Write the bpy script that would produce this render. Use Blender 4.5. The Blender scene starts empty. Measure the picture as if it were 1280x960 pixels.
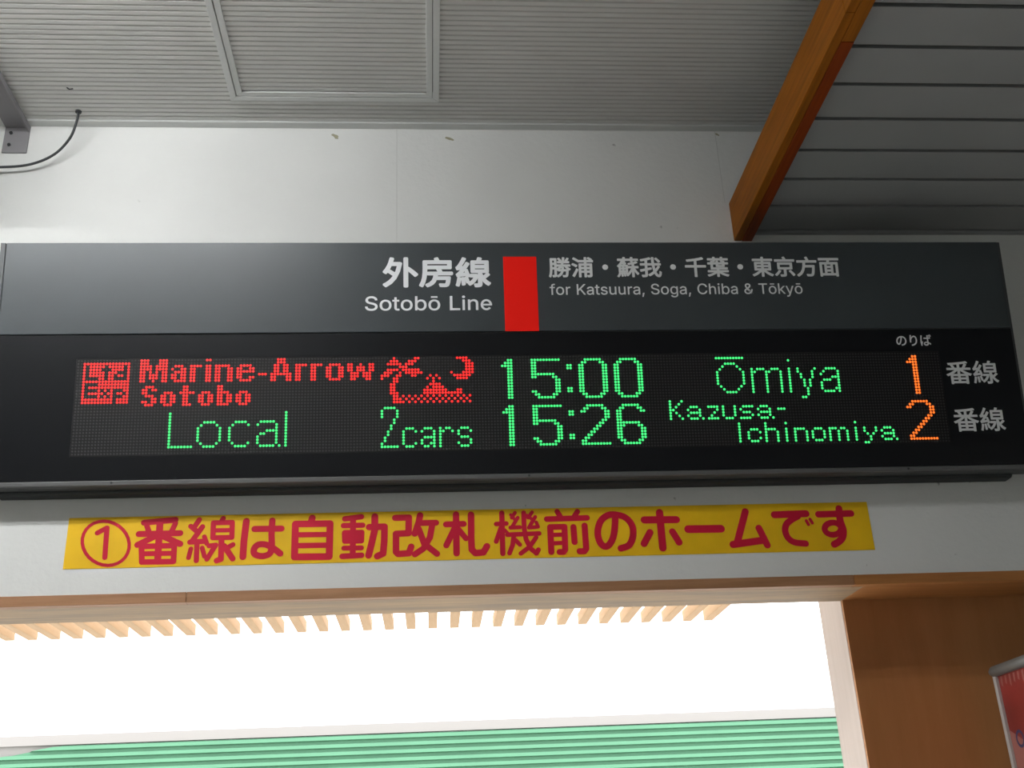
import bpy, bmesh, math, random
from mathutils import Vector, Matrix
# ---------------------------------------------------------------- camera, sky, lights, exposure
SC = bpy.context.scene
COL = SC.collection
EYE = 1.55                                   # camera height above the floor
cd = bpy.data.cameras.new('camera'); cam = bpy.data.objects.new('camera', cd); COL.objects.link(cam)
cd.sensor_width = 36.0; cd.lens = 1357.79 / 1280 * 36.0; cd.clip_start = 0.02; cd.clip_end = 300
_r = Vector((0.99681664, -0.06776796, -0.04200105)); _u = Vector((0.01120773, -0.40246589, 0.91536637)); _f = Vector((0.0789365, 0.91292317, 0.40042517))
M = Matrix((( _r.x, _u.x, -_f.x, 0.0), (_r.y, _u.y, -_f.y, -2.6), (_r.z, _u.z, -_f.z, EYE), (0, 0, 0, 1)))
cam.matrix_world = M
SC.camera = cam
SC.view_settings.view_transform = 'Standard'; SC.view_settings.look = 'None'
SC.view_settings.gamma = 1.0; SC.view_settings.use_curve_mapping = False
SC.view_settings.exposure = 0.0
W = bpy.data.worlds.new('sky'); SC.world = W; W.use_nodes = True
W.node_tree.nodes['Background'].inputs['Color'].default_value = (0.93, 0.97, 1.0, 1)     # overcast white sky
W.node_tree.nodes['Background'].inputs['Strength'].default_value = SKY_STRENGTH = 4.0
TUBE_STRENGTH = 94.0                        # fluorescent tubes of the batten hung above the camera

# ---------------------------------------------------------------- materials
MATS = {}
def mat(name, col, rough=0.6, metal=0.0, spec=0.5, emit=None, strength=0.0, noise=None, bump=None, wood=None, specks=None):
    if name in MATS: return MATS[name]
    m = bpy.data.materials.new(name); m.use_nodes = True; nt = m.node_tree; b = nt.nodes['Principled BSDF']
    b.inputs['Base Color'].default_value = (*col, 1); b.inputs['Roughness'].default_value = rough
    b.inputs['Metallic'].default_value = metal; b.inputs['Specular IOR Level'].default_value = spec
    if emit: b.inputs['Emission Color'].default_value = (*emit, 1); b.inputs['Emission Strength'].default_value = strength
    N = nt.nodes.new; L = nt.links.new
    tc = N('ShaderNodeTexCoord')
    cur = None
    if noise:                                 # (scale, amount) soft blotches of colour
        n = N('ShaderNodeTexNoise'); n.inputs['Scale'].default_value = noise[0]; n.inputs['Detail'].default_value = 5; L(tc.outputs['Object'], n.inputs['Vector'])
        r = N('ShaderNodeMapRange'); r.inputs['From Min'].default_value = .3; r.inputs['From Max'].default_value = .7; r.inputs['To Min'].default_value = 1 - noise[1]; r.inputs['To Max'].default_value = 1 + noise[1]; L(n.outputs['Fac'], r.inputs['Value'])
        mx = N('ShaderNodeMix'); mx.data_type = 'RGBA'; mx.blend_type = 'MULTIPLY'; mx.inputs[0].default_value = 1; mx.inputs[6].default_value = (*col, 1); L(r.outputs['Result'], mx.inputs[7]); cur = mx.outputs[2]
    if wood:                                  # (second colour, stretch xyz, scale)
        mp = N('ShaderNodeMapping'); mp.inputs['Scale'].default_value = wood[1]; L(tc.outputs['Object'], mp.inputs['Vector'])
        n = N('ShaderNodeTexNoise'); n.inputs['Scale'].default_value = wood[2]; n.inputs['Detail'].default_value = 8; n.inputs['Roughness'].default_value = .65; L(mp.outputs['Vector'], n.inputs['Vector'])
        cr = N('ShaderNodeValToRGB'); cr.color_ramp.elements[0].position = .35; cr.color_ramp.elements[1].position = .68
        cr.color_ramp.elements[0].color = (*wood[0], 1); cr.color_ramp.elements[1].color = (*col, 1); L(n.outputs['Fac'], cr.inputs['Fac']); cur = cr.outputs['Color']
    if specks:                                # (scale, threshold, colour) small dark marks and scuffs
        n = N('ShaderNodeTexNoise'); n.inputs['Scale'].default_value = specks[0]; n.inputs['Detail'].default_value = 3; L(tc.outputs['Object'], n.inputs['Vector'])
        r = N('ShaderNodeMapRange'); r.inputs['From Min'].default_value = specks[1]; r.inputs['From Max'].default_value = specks[1] + .05; L(n.outputs['Fac'], r.inputs['Value'])
        mx = N('ShaderNodeMix'); mx.data_type = 'RGBA'; L(r.outputs['Result'], mx.inputs[0]); mx.inputs[6].default_value = (*col, 1); mx.inputs[7].default_value = (*specks[2], 1)
        if cur: L(cur, mx.inputs[6])
        cur = mx.outputs[2]
    if cur: L(cur, b.inputs['Base Color'])
    if bump:
        n = N('ShaderNodeTexNoise'); n.inputs['Scale'].default_value = bump[0]; n.inputs['Detail'].default_value = 4; L(tc.outputs['Object'], n.inputs['Vector'])
        bp = N('ShaderNodeBump'); bp.inputs['Strength'].default_value = bump[1]; bp.inputs['Distance'].default_value = .01; L(n.outputs['Fac'], bp.inputs['Height']); L(bp.outputs['Normal'], b.inputs['Normal'])
    MATS[name] = m; return m
m_wall = mat('white_paint', (.70, .70, .68), .75, noise=(3, .035), bump=(60, .12), specks=(26, .725, (.34, .34, .32)))
m_ceil = mat('grey_ribbed_metal', (.62, .615, .59), .55, noise=(6, .03))
m_alu = mat('pale_aluminium', (.64, .645, .63), .5, metal=.05)
m_gap = mat('dark_gap', (.02, .02, .02), .9)
m_board = mat('grey_ceiling_board', (.27, .275, .275), .42, noise=(2.5, .06))
m_beam = mat('stained_beam', (.30, .095, .004), .6, spec=.15, wood=((.17, .052, .001), (14, .6, 14), 5))
m_beam2 = mat('red_stained_beam', (.23, .036, .001), .6, spec=.15, wood=((.16, .024, .002), (14, .6, 14), 5))
m_trimw = mat('brown_trim_wood', (.42, .21, .10), .6, wood=((.28, .13, .055), (.7, 14, 14), 5))
m_soff2 = mat('brown_soffit_wood', (.46, .19, .05), .6, wood=((.34, .13, .03), (.9, 12, 12), 4))
m_soffit = mat('weathered_soffit_wood', (.44, .28, .14), .7, wood=((.24, .17, .11), (.9, 12, 12), 4))
m_panel = mat('brown_plywood', (.46, .19, .060), .6, wood=((.40, .16, .045), (6, 6, .6), 3), noise=None)
m_post = mat('pale_post_wood', (.60, .50, .45), .65, wood=((.55, .455, .40), (12, 12, .6), 4))
m_raft = mat('pergola_wood', (.50, .32, .17), .7, wood=((.42, .26, .13), (10, .8, 10), 4))
m_hdr = mat('charcoal_sheet', (.040, .048, .053), .36, spec=.5, noise=(4, .08))
m_case = mat('dark_grey_casing', (.055, .058, .060), .45)
m_glass = mat('black_acrylic', (.004, .0045, .006), .34, spec=.25)
m_led = mat('unlit_led_board', (.008, .0075, .008), .55, spec=.25)
m_dot = mat('unlit_led', (.016, .015, .016), .5)
m_red = mat('lit_red_led', (.05, .0, .0), .5, emit=(1.0, .024, .022), strength=1.3)
m_grn = mat('lit_green_led', (.0, .05, .01), .5, emit=(.07, 1.0, .24), strength=1.15)
m_org = mat('lit_orange_led', (.05, .02, .0), .5, emit=(1.0, .17, .02), strength=1.4)
m_bar = mat('line_red', (.95, .008, .002), .6, spec=.2)
m_let = mat('white_lettering', (.90, .91, .93), .6)
m_let2 = mat('grey_lettering', (.78, .79, .79), .6)
m_mount = mat('dark_mount_box', (.014, .017, .018), .6)
m_tape = mat('yellow_tape', (.80, .48, .008), .5, spec=.25, noise=(9, .10), bump=(7, .35))
m_ink = mat('crimson_ink', (.52, .007, .035), .5, spec=.2, noise=(6, .10))
m_steel = mat('grey_steel', (.23, .22, .23), .5)
m_cable = mat('black_rubber', (.025, .027, .03), .5)
m_resid = mat('tape_residue', (.34, .32, .22), .8)
m_floor = mat('grey_floor_tile', (.34, .335, .32), .7, noise=(2, .1))
m_green = mat('green_siding', (.085, .23, .13), .6, noise=(1.2, .06))
m_white = mat('white_cladding', (.85, .85, .84), .6)
m_fascia = mat('beige_fascia', (.250, .228, .210), .6)
m_roof = mat('white_roof_sheet', (.80, .80, .79), .6)
m_ground = mat('concrete_ground', (.60, .585, .56), .8, noise=(1, .08))

# ---------------------------------------------------------------- helpers
def tag(o, label=None, cat=None, group=None, kind=None):
    if label: o['label'] = label
    if cat: o['category'] = cat
    if group: o['group'] = group
    if kind: o['kind'] = kind
    return o
def empty(name, loc, **k):
    o = bpy.data.objects.new(name, None); COL.objects.link(o); o.location = loc; o.empty_display_size = .1
    return tag(o, **k)
class MB:
    def __init__(s): s.v = []; s.f = []; s.m = []
    def face(s, pts, m=0):
        n = len(s.v); s.v += [tuple(p) for p in pts]; s.f.append(tuple(range(n, n + len(pts)))); s.m.append(m)
    def box(s, a, b, m=0):
        x0, y0, z0 = a; x1, y1, z1 = b; n = len(s.v)
        s.v += [(x0,y0,z0),(x1,y0,z0),(x1,y1,z0),(x0,y1,z0),(x0,y0,z1),(x1,y0,z1),(x1,y1,z1),(x0,y1,z1)]
        for q in ((0,3,2,1),(4,5,6,7),(0,1,5,4),(1,2,6,5),(2,3,7,6),(3,0,4,7)): s.f.append(tuple(n + i for i in q)); s.m.append(m)
        return s
    def prism(s, prof, x0, x1, m=0):          # profile of (y, z) extruded along x
        n = len(s.v); k = len(prof)
        s.v += [(x0, y, z) for y, z in prof] + [(x1, y, z) for y, z in prof]
        s.f.append(tuple(range(n, n + k))); s.m.append(m); s.f.append(tuple(range(n + 2*k - 1, n + k - 1, -1))); s.m.append(m)
        for i in range(k): j = (i + 1) % k; s.f.append((n + j, n + i, n + k + i, n + k + j)); s.m.append(m)
        return s
    def tube(s, pts, r, n=12, m=0):
        pts = [Vector(p) for p in pts]; base = len(s.v); up = Vector((.12, .3, .95)).normalized()
        for i, p in enumerate(pts):
            t = (pts[min(i + 1, len(pts) - 1)] - pts[max(i - 1, 0)]).normalized()
            a = t.cross(up).normalized(); b = t.cross(a)
            rr = r[i] if isinstance(r, (list, tuple)) else r
            for k in range(n):
                an = 2 * math.pi * k / n; s.v.append(tuple(p + (a * math.cos(an) + b * math.sin(an)) * rr))
        for i in range(len(pts) - 1):
            for k in range(n):
                k2 = (k + 1) % n; s.f.append((base + i*n + k, base + i*n + k2, base + (i+1)*n + k2, base + (i+1)*n + k)); s.m.append(m)
        s.f.append(tuple(base + k for k in range(n))[::-1]); s.m.append(m); e = base + (len(pts)-1)*n; s.f.append(tuple(e + k for k in range(n))); s.m.append(m)
        return s
    def build(s, name, mats, parent=None, origin=(0, 0, 0), bevel=0, smooth=False, fix=True, **k):
        me = bpy.data.meshes.new(name); O = Vector(origin)
        me.from_pydata([tuple(Vector(v) - O) for v in s.v], [], s.f)
        for mm in (mats if isinstance(mats, (list, tuple)) else [mats]): me.materials.append(mm)
        if max(s.m, default=0): me.polygons.foreach_set('material_index', s.m)
        if fix:
            bm = bmesh.new(); bm.from_mesh(me)
            bmesh.ops.recalc_face_normals(bm, faces=bm.faces); bm.to_mesh(me); bm.free()
        if smooth: me.polygons.foreach_set('use_smooth', [True] * len(me.polygons))
        o = bpy.data.objects.new(name, me); COL.objects.link(o)
        if parent: o.parent = parent
        else: o.location = origin
        if bevel:
            b = o.modifiers.new('bevel', 'BEVEL'); b.width = bevel; b.segments = 2; b.limit_method = 'ANGLE'
        return tag(o, **k)
def Z(z): return z + EYE

# ---------------------------------------------------------------- setting: the waiting hall
XL, XR, YB = -3.2, 3.4, -5.2                 # left, right and rear of the hall
ZC, ZB, ZS = Z(1.955), Z(1.600), Z(.586)     # main ceiling, boarded ceiling, soffit over the opening
TH = .185                                    # wall thickness
wl = MB(); wl.box((XL, 0, Z(.600)), (XR, TH, ZC + .06))
wl.build('wall_back', m_wall, kind='structure', origin=(0, 0, 0), label='white painted wall above the opening behind the departure board')
MB().box((XL - .1, YB, 0), (XL, TH, ZC + .06)).build('wall_left', m_wall, kind='structure')
MB().box((XR, YB, 0), (XR + .1, TH, ZC + .06)).build('wall_right', m_wall, kind='structure')
MB().box((XL - .1, YB - .1, 0), (XR + .1, YB, ZC + .06)).build('wall_rear', m_wall, kind='structure')
MB().box((XL, YB, -.1), (XR, TH, 0)).build('floor', m_floor, kind='structure')
# joints in the wall boarding, as shallow cover strips
for i, (x, z0) in enumerate(((-.076, Z(1.47)), (.862, Z(1.70)))):
    MB().box((x - .0012, -.0008, z0), (x + .0012, .001, ZC)).build('trim_%d' % (i + 1), mat('seam_filler', (.60, .60, .58), .8), kind='structure')
# ribbed main ceiling: a pressed sheet, each rib with its groove
PITCH = .0178
HX0, HX1, HY0, HY1 = -.529, .046, -.122, -.70     # outer edge of the hatch frame
def ribs(mb, x0, x1, y0, y1, z, g=.0035):    # from y0 towards the room (y1 < y0)
    n = int(round((y0 - y1) / PITCH)); p = (y0 - y1) / n
    for i in range(n):
        a = y0 - i * p; f = p * .66; c = p * .10
        prof = ((a, z), (a - f, z), (a - f - c, z + g), (a - p + c, z + g), (a - p, z))
        for (ya, za), (yb, zb) in zip(prof, prof[1:]): mb.face(((x0, ya, za), (x1, ya, za), (x1, yb, zb), (x0, yb, zb)))
c = MB(); ye = -.030
ribs(c, XL, XR, ye, HY0, ZC); ribs(c, XL, HX0, HY0, HY1, ZC); ribs(c, HX1, XR, HY0, HY1, ZC); ribs(c, XL, XR, HY1, YB, ZC)
c.box((XL, YB, ZC + .03), (XR, TH, ZC + .06))
c.build('ceiling', m_ceil, kind='structure', fix=False)
MB().prism(((-.0005, ZC - .004), (-.0005, ZC + .02), (-.029, ZC + .02), (-.029, ZC - .001), (-.026, ZC - .004)), XL, XR).build('trim_3', m_alu, kind='structure', label='thin pale metal edge strip between ribbed ceiling and white wall')
# lintel trim and soffit over the opening
for i, (a, b) in enumerate(((XL, -.5705), (-.5695, 1.052), (1.053, XR))):
    MB().box((a, -.004, ZS), (b, .02, Z(.611))).build('trim_%d' % (4 + i), m_soff2 if i == 2 else m_trimw, kind='structure', bevel=.001)
MB().box((1.0835, .0205, ZS), (XR, TH - .0105, Z(.600))).build('trim_10', m_soff2, kind='structure')
MB().box((XL, .0205, ZS), (1.083, TH, Z(.600))).build('trim_7', m_soffit, kind='structure', label='weathered wooden soffit board under the white wall')

# right of the opening: post, plywood and the return wall with the poster
MB().box((1.0825, TH + .0005, 0), (1.150, .352, Z(.90))).build('trim_8', m_post, kind='structure', bevel=.002, label='pale wooden door post at the right of the opening')
MB().box((1.0835, TH - .010, 0), (XR, TH, Z(.5995))).build('wall_recess', m_panel, kind='structure')
# ---------------------------------------------------------------- boarded lower ceiling and beam
BX0, BX1 = .873, .924
b = MB(); b.box((BX0, YB, Z(1.572)), (BX1, -.001, Z(1.698)))
beam = empty('ceiling_beam', (BX0, 0, Z(1.572)), label='brown stained wooden beam edging the grey boarded ceiling', cat='beam')
MB().box((BX0, -.905, Z(1.574)), (BX0 + .022, -.001, Z(1.698))).build('cheek_board', m_beam, beam, origin=beam.location, bevel=.0015)
MB().box((BX0, YB, Z(1.574)), (BX0 + .022, -.9055, Z(1.698))).build('cheek_board', m_beam, beam, origin=beam.location, bevel=.0015)
MB().box((BX0 + .0225, -.818, Z(1.572)), (BX1, -.001, Z(1.690))).build('under_board', m_beam2, beam, origin=beam.location, bevel=.0015, label='redder stained board on the underside')
MB().box((BX0 + .0225, -1.9, Z(1.573)), (BX1, -.8185, Z(1.690))).build('under_board', m_beam, beam, origin=beam.location, bevel=.0015)
MB().box((BX0 + .0225, YB, Z(1.573)), (BX1, -1.9005, Z(1.690))).build('under_board', m_beam2, beam, origin=beam.location, bevel=.0015)
MB().box((BX1 + .0005, YB, ZB + .002), (BX1 + .006, -.001, Z(1.604))).build('edge_bead', m_alu, beam, origin=beam.location, label='thin pale metal bead along the boards')
cb = MB(); cb.box((BX1, YB, ZB + .030), (XR, 0, ZB + .045)); cr_ = cb.build('ceiling_boarded', m_gap, kind='structure', label='lower ceiling of grey boards with dark open joints')
gaps = [-.008 - .1268 * k for k in range(42)]
bm_w = .1268 - .0115
me_board = None
k = 0; y = -.008
while y - .1268 > YB:
    if me_board is None:
        o = MB().box((BX1 + .001, -bm_w, 0), (XR, 0, .012)).build('board', m_board, cr_, bevel=.0012); me_board = o.data; o0 = o
    else:
        o = o0.copy(); COL.objects.link(o); o.parent = cr_
    o.location = (0, y - .0115, ZB); y -= .1268
MB().prism(((-.0005, ZB - .006), (-.0005, ZB + .012), (-.014, ZB + .012), (-.014, ZB - .002), (-.011, ZB - .006)), BX1 + .002, XR).build('trim_9', m_board, kind='structure')

# ---------------------------------------------------------------- ceiling hatch
hat = empty('ceiling_hatch', (HX0, HY0, ZC), label='square ribbed ceiling access hatch in a pale double metal frame', cat='hatch')
def frame_ring(x0, x1, y0, y1, w, z0, z1):   # four mitred bars
    m = MB(); o = [(x0, y0), (x1, y0), (x1, y1), (x0, y1)]; sx = w if x1 > x0 else -w; sy = w if y1 > y0 else -w
    i = [(x0 + sx, y0 + sy), (x1 - sx, y0 + sy), (x1 - sx, y1 - sy), (x0 + sx, y1 - sy)]
    for a in range(4):
        bq = (a + 1) % 4; q = (o[a], o[bq], i[bq], i[a]); n = len(m.v)
        m.v += [(x, yy, z0) for x, yy in q] + [(x, yy, z1) for x, yy in q]
        for ff in ((0,1,2,3),(7,6,5,4),(0,4,5,1),(1,5,6,2),(2,6,7,3),(3,7,4,0)): m.f.append(tuple(n + t for t in ff)); m.m.append(0)
    return m
frame_ring(HX0, HX1, HY0, HY1, .0175, ZC - .004, ZC + .02).build('outer_frame', m_alu, hat, origin=hat.location, bevel=.001)
frame_ring(HX0 + .0195, HX1 - .0195, HY0 - .0195, HY1 + .0195, .0165, ZC - .003, ZC + .02).build('inner_frame', m_alu, hat, origin=hat.location, bevel=.001)
hm = MB(); ribs(hm, HX0 + .036, HX1 - .036, HY0 - .040, HY1 + .036, ZC + .001); hm.build('hatch_panel', m_ceil, hat, origin=hat.location, fix=False)
MB().box((HX0, HY1, ZC + .018), (HX1, HY0, ZC + .024)).build('backing', m_gap, hat, origin=hat.location)

# ---------------------------------------------------------------- fluorescent light on the ceiling behind the camera
def make_light(x0, x1, yc, drop):
    ZL = ZC - drop
    t = empty('ceiling_light', ((x0 + x1) / 2, yc, ZC), label='twin tube fluorescent batten hung from the ceiling above the viewer at the left', cat='light')
    O = t.location
    MB().box((x0, yc - .04, ZL), (x1, yc + .04, ZL + .06)).build('housing', mat('white_enamel', (.8, .8, .8), .4), t, origin=O, bevel=.004)
    for xx in (x0 + .2, x1 - .2): MB().tube([(xx, yc, ZL + .06), (xx, yc, ZC - .001)], .008, 10).build('drop_rod', MATS['white_enamel'], t, origin=O)
    mt = mat('lit_tube', (.9, .9, .9), .4, emit=(.97, .99, 1.0), strength=TUBE_STRENGTH)
    for s in (-1, 1):
        yy = yc + s * .075
        MB().tube([(x0 + .05, yy, ZL + .02), (x1 - .05, yy, ZL + .02)], .016, 10).build('tube', mt, t, origin=O, label='glowing fluorescent tube')
        for xx in (x0 + .03, x1 - .05): MB().box((xx, min(yc + s * .041, yc + s * .095), ZL), (xx + .02, max(yc + s * .041, yc + s * .095), ZL + .045)).build('tube_holder', MATS['white_enamel'], t, origin=O)
make_light(-1.98, -.38, -1.24, .08)

# ---------------------------------------------------------------- departure board
TT = .14913989; D1 = .12; ZS0 = Z(1.16182); LP = .00753507; LX0 = -.847727
ST, CT = math.sin(TT), math.cos(TT)
def S(x, s, off=0.0): return (x, -D1 + s * ST - off * CT, ZS0 - s * CT - off * ST)
X0, X1 = -1.060, 1.548
root = empty('departure_board', (0.24, 0, Z(.846)), label='long dark LED departure board mounted on the white wall', cat='sign')
RO = root.location
def slab(x0, x1, s0, s1, off, th, m=None):
    m = m or MB(); n = len(m.v)
    m.v += [S(x0, s0, off), S(x1, s0, off), S(x1, s1, off), S(x0, s1, off), S(x0, s0, off - th), S(x1, s0, off - th), S(x1, s1, off - th), S(x0, s1, off - th)]
    for q in ((0,3,2,1),(4,5,6,7),(0,1,5,4),(1,2,6,5),(2,3,7,6),(3,0,4,7)): m.f.append(tuple(n + i for i in q)); m.m.append(0)
    return m
tp, bt = S(0, -.3105, -.004), S(0, .3095, -.004)
MB().prism(((tp[1], tp[2]), (bt[1], bt[2]), (bt[1] + .006, bt[2] - .001), (-.030, bt[2] - .001), (-.030, tp[2] - .004), (tp[1] + .01, tp[2])), X0, X1).build('housing', m_case, root, origin=RO, bevel=.003)
MB().prism(((0, Z(.846)), (0, Z(1.40)), (-.0295, Z(1.40)), (-.040, Z(1.38)), (-.040, Z(.852)), (-.034, Z(.846))), -1.03, 1.504).build('mounting_box', m_mount, root, origin=RO, bevel=.004)
slab(X0 + .014, 1.5405, -.3118, -.0690, 0, .006).build('header_panel', m_hdr, root, origin=RO, bevel=.002, label='charcoal metal header panel')
slab(X0, X0 + .012, -.3118, .2975, -.001, .006).build('end_strip', m_case, root, origin=RO)
slab(1.5415, X1, -.3118, .2975, -.003, .006).build('end_strip', m_case, root, origin=RO)
slab(X0, X1, .2985, .3098, .002, .008).build('bottom_bezel', mat('bezel_grey', (.10, .10, .10), .45), root, origin=RO, bevel=.0015, label='thin grey bottom bezel')
for sx in (-.75, .25, 1.212): MB().tube([S(sx, .304, .0015), S(sx, .304, .0035)], .0028, 10).build('screw', m_mount, root, origin=RO)
NC, NR = 290, 32
lx0, lx1, ls0, ls1 = LX0 - LP * .7, LX0 + (NC - .3) * LP, -LP * .75, (NR - .25) * LP
g = MB()
for a in ((X0 + .014, lx0, -.0655, .2970), (lx1, 1.5405, -.0655, .2970), (lx0, lx1, -.0655, ls0), (lx0, lx1, ls1, .2970)): slab(*a, 0, .006, g)
g.build('display_window', m_glass, root, origin=RO, label='black glossy display surround')
led = slab(lx0, lx1, ls0, ls1, -.0006, .004).build('led_matrix', m_led, root, origin=RO, label='dark dot matrix panel with red, green and orange lit text')
slab(.2025, .2890, -.2716, -.0690, .0006, .0012).build('line_colour_bar', m_bar, root, origin=RO, label='red line colour bar')

# --- lit text, one row of '#' per LED row ------------------------------------------------
G = {}
def put(kind, r0, c0, rows):
    for i, row in enumerate(rows):
        for j, ch in enumerate(row):
            if ch == '#': G.setdefault(kind, set()).add((c0 + j, r0 + i))
SM = {'a1': ['.###..', '#...#.', '.####.', '#...#.', '.###.#'],
 'icon': ['###############','#.#####.#####.#','#.####...####.#','#.#####.###...#','#.#####.##.##.#','#....##.##....#','###############','#....##########','#.#############','#....#.#.#...##','#.#####.##.##.#','#....#.#.#...##','##########.####','##########.####']}
put('limited_express_emblem', 1, 2, SM['icon'])
K = 'marine_arrow_text'
put(K, 0, 20, ['###...###','###...###','####.####','####.####','##.#.#.##','##.###.##','##.###.##','##..#..##'])
put(K, 2, 30, ['.###.','#..##','.####','##.##','##.##','.####'])
put(K, 2, 36, ['####'] + ['##..'] * 5)
put(K, 0, 41, ['##', '..'] + ['##'] * 6)
put(K, 2, 44, ['#####.'] + ['##..##'] * 5)
put(K, 2, 51, ['.####.','##..##','######','##....','##..##','.####.'])
put(K, 5, 58, ['###'])
put(K, 0, 62, ['..###..','..###..','.##.##.','.##.##.','.##.##.','#######','##...##','##...##'])
put(K, 2, 70, ['####'] + ['##..'] * 5); put(K, 2, 75, ['####'] + ['##..'] * 5)
put(K, 2, 80, ['.####.'] + ['##..##'] * 4 + ['.####.'])
put(K, 2, 87, ['##..#..##','##.###.##','##.###.##','.###.###.','.###.###.','.##...##.'])
K = 'sotobo_text'
o5 = ['.###.','##.##','##.##','##.##','.###.']
put(K, 9, 21, ['.###.','##.##','##...','.###.','...##','##.##','.###.'])
put(K, 11, 27, o5); put(K, 9, 33, ['.##..','.##..','#####','.##..','.##..','.##..','.###.']); put(K, 11, 39, o5)
put(K, 9, 45, ['##...','##...','####.','##.##','##.##','##.##','####.']); put(K, 11, 51, o5)
PALM = {0:[4,11,12,25,26,27,28],1:[3,4,5,9,10,11,27,28,29],2:[2,3,4,5,6,8,9,10,28,29,30],3:[6,7,8,28,29,30],4:[2,3,4,5,7,8,9,10,11,12,28,29,30],
 5:[1,2,3,6,8,9,10,11,12,13,23,27,28,29,30],6:[0,1,2,5,6,10,11,16,18,24,25,26,27,28,29],7:[0,4,5,15,17,19,25,26,27,28],8:[4,5,17],9:[3,4,16,17,18,19],
 10:[3,4,15,17,18,19,20],11:[3,4,14,15,16,17,18,19,20,21,25,26],12:[3,4,5]+list(range(14,27)),13:[4,5]+list(range(7,30,2)),14:[4,5,6]+list(range(8,29,2)),15:[4,5,6,7]+list(range(9,30,2))}
for r, cs in PALM.items():
    for c_ in cs: G.setdefault('palm_and_moon_picture', set()).add((98 + c_, r))
K = 'local_text'
put(K, 18, 30, ['#.......'] * 11 + ['########'])
put(K, 21, 39, ['..####..', '.#....#.'] + ['#......#'] * 5 + ['.#....#.', '..####..'])
put(K, 21, 49, ['..####..', '.#....#.'] + ['#.......'] * 5 + ['.#....#.', '..####..'])
put(K, 21, 58, ['.#####..','#.....#.','......#.','...####.','.##...#.','#.....#.','#.....#.','#.....#.','.#####.#'])
put(K, 18, 67, ['#'] * 12)
K = 'two_cars_text'
put(K, 17, 98, ['.####.','#....#','#....#','#....#','....#.','....#.','...#..','...#..','..#...','..#...','.#....','.#....','#.....','######'])
put(K, 24, 105, ['.###.','#...#','#....','#....','#....','#...#','.###.'])
put(K, 24, 111, ['.###.','#...#','....#','.####','#...#','#..##','.##.#'])
put(K, 24, 117, ['#.##.','##..#'] + ['#....'] * 5)
put(K, 24, 123, ['.###.','#...#','#....','.###.','....#','#...#','.###.'])
one = ['..##','.###','####'] + ['..##'] * 11
five = ['##########'] + ['##........'] * 4 + ['########..','##.....##.','........##','........##','........##','........##','##......##','.##....##.','..######..']
zero = ['..######..','.##....##.'] + ['##......##'] * 10 + ['.##....##.','..######..']
two = ['..######..','.##....##.','##......##','........##','........##','.......##.','......##..','.....##...','....##....','...##.....','..##......','.##.......','##........','##########']
six = ['..######..','.##....##.','##......##','##........','##........','##........','########..','###....##.','##......##','##......##','##......##','##......##','.##....##.','..######..']
for K, r in (('first_departure_time', 1), ('second_departure_time', 17)):
    put(K, r, 138, one); put(K, r, 148, five); put(K, r + 2, 160, ['##', '##']); put(K, r + 10, 160, ['##', '##'])
put('first_departure_time', 1, 164, zero); put('first_departure_time', 1, 176, zero)
put('second_departure_time', 17, 164, two); put('second_departure_time', 17, 176, six)
K = 'omiya_text'; B = 211
put(K, 1, B, ['##########'][:1] if False else ['##########'])
put(K, 3, B, ['...####...','..#....#..'.replace('..#....#..', '..#....#..'),'.#......#.'] + ['#........#'] * 5 + ['.#......#.','..#....#..','...####...'])
put(K, 5, B + 12, ['#.###..###.', '##...##...#'] + ['#....#....#'] * 7)
put(K, 2, B + 25, ['#', '.', '.'] + ['#'] * 9)
put(K, 5, B + 28, ['#.....#','#....#.','.#...#.','.#...#.','..#.#..','..#.#..','..#.#..','...#...','...#...','...#...','.##....'])
put(K, 5, B + 36, ['..####.','.#....#','#.....#','....###','.###..#','#.....#','#.....#','#....##','.####.#'])
K = 'kazusa_text'; B = 194
put(K, 16, B, ['#...#','#..#.','#.#..','##...','#.#..','#..#.','#...#'])
put(K, 18, B + 6, SM['a1']); put(K, 18, B + 13, ['####','...#','..#.','.#..','####'])
put(K, 18, B + 18, ['#...#','#...#','#...#','#...#','.###.']); put(K, 18, B + 24, ['.####','#....','.###.','....#','####.'])
put(K, 18, B + 30, SM['a1']); put(K, 19, B + 37, ['###'])
K = 'ichinomiya_text'
put(K, 24, B + 23, ['#'] * 7); put(K, 26, B + 26, ['.###.','#...#','#....','#...#','.###.'])
put(K, 24, B + 32, ['#....','#....','####.','#...#','#...#','#...#','#...#']); put(K, 24, B + 39, ['#', '.'] + ['#'] * 5)
put(K, 26, B + 42, ['####.','#...#','#...#','#...#','#...#']); put(K, 26, B + 48, ['.###.','#...#','#...#','#...#','.###.'])
put(K, 26, B + 54, ['###.##.','#..#..#','#..#..#','#..#..#','#..#..#']); put(K, 24, B + 63, ['#', '.'] + ['#'] * 5)
put(K, 26, B + 66, ['#...#','#...#','.#.#.','..#..','..#..','##...']); put(K, 26, B + 72, SM['a1'])
put('platform_one_digit', 1, 278, one); put('platform_two_digit', 17, 276, two)
def dots(m, cells, r0, r1, h, base=.0):
    for c_, r in cells:
        x = LX0 + c_ * LP; s = r * LP; n = len(m.v)
        for rr, hh in ((r0, base), (r1, base + h)):
            for k in range(6):
                a = math.pi / 3 * k + .3; m.v.append(S(x + rr * math.cos(a), s + rr * math.sin(a), hh))
        for k in range(6):
            k2 = (k + 1) % 6; m.f.append((n + k, n + 6 + k, n + 6 + k2, n + k2)); m.m.append(0)
        m.f.append(tuple(n + 6 + k for k in range(6))); m.m.append(0)
    return m
allc = set().union(*G.values())
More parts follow.
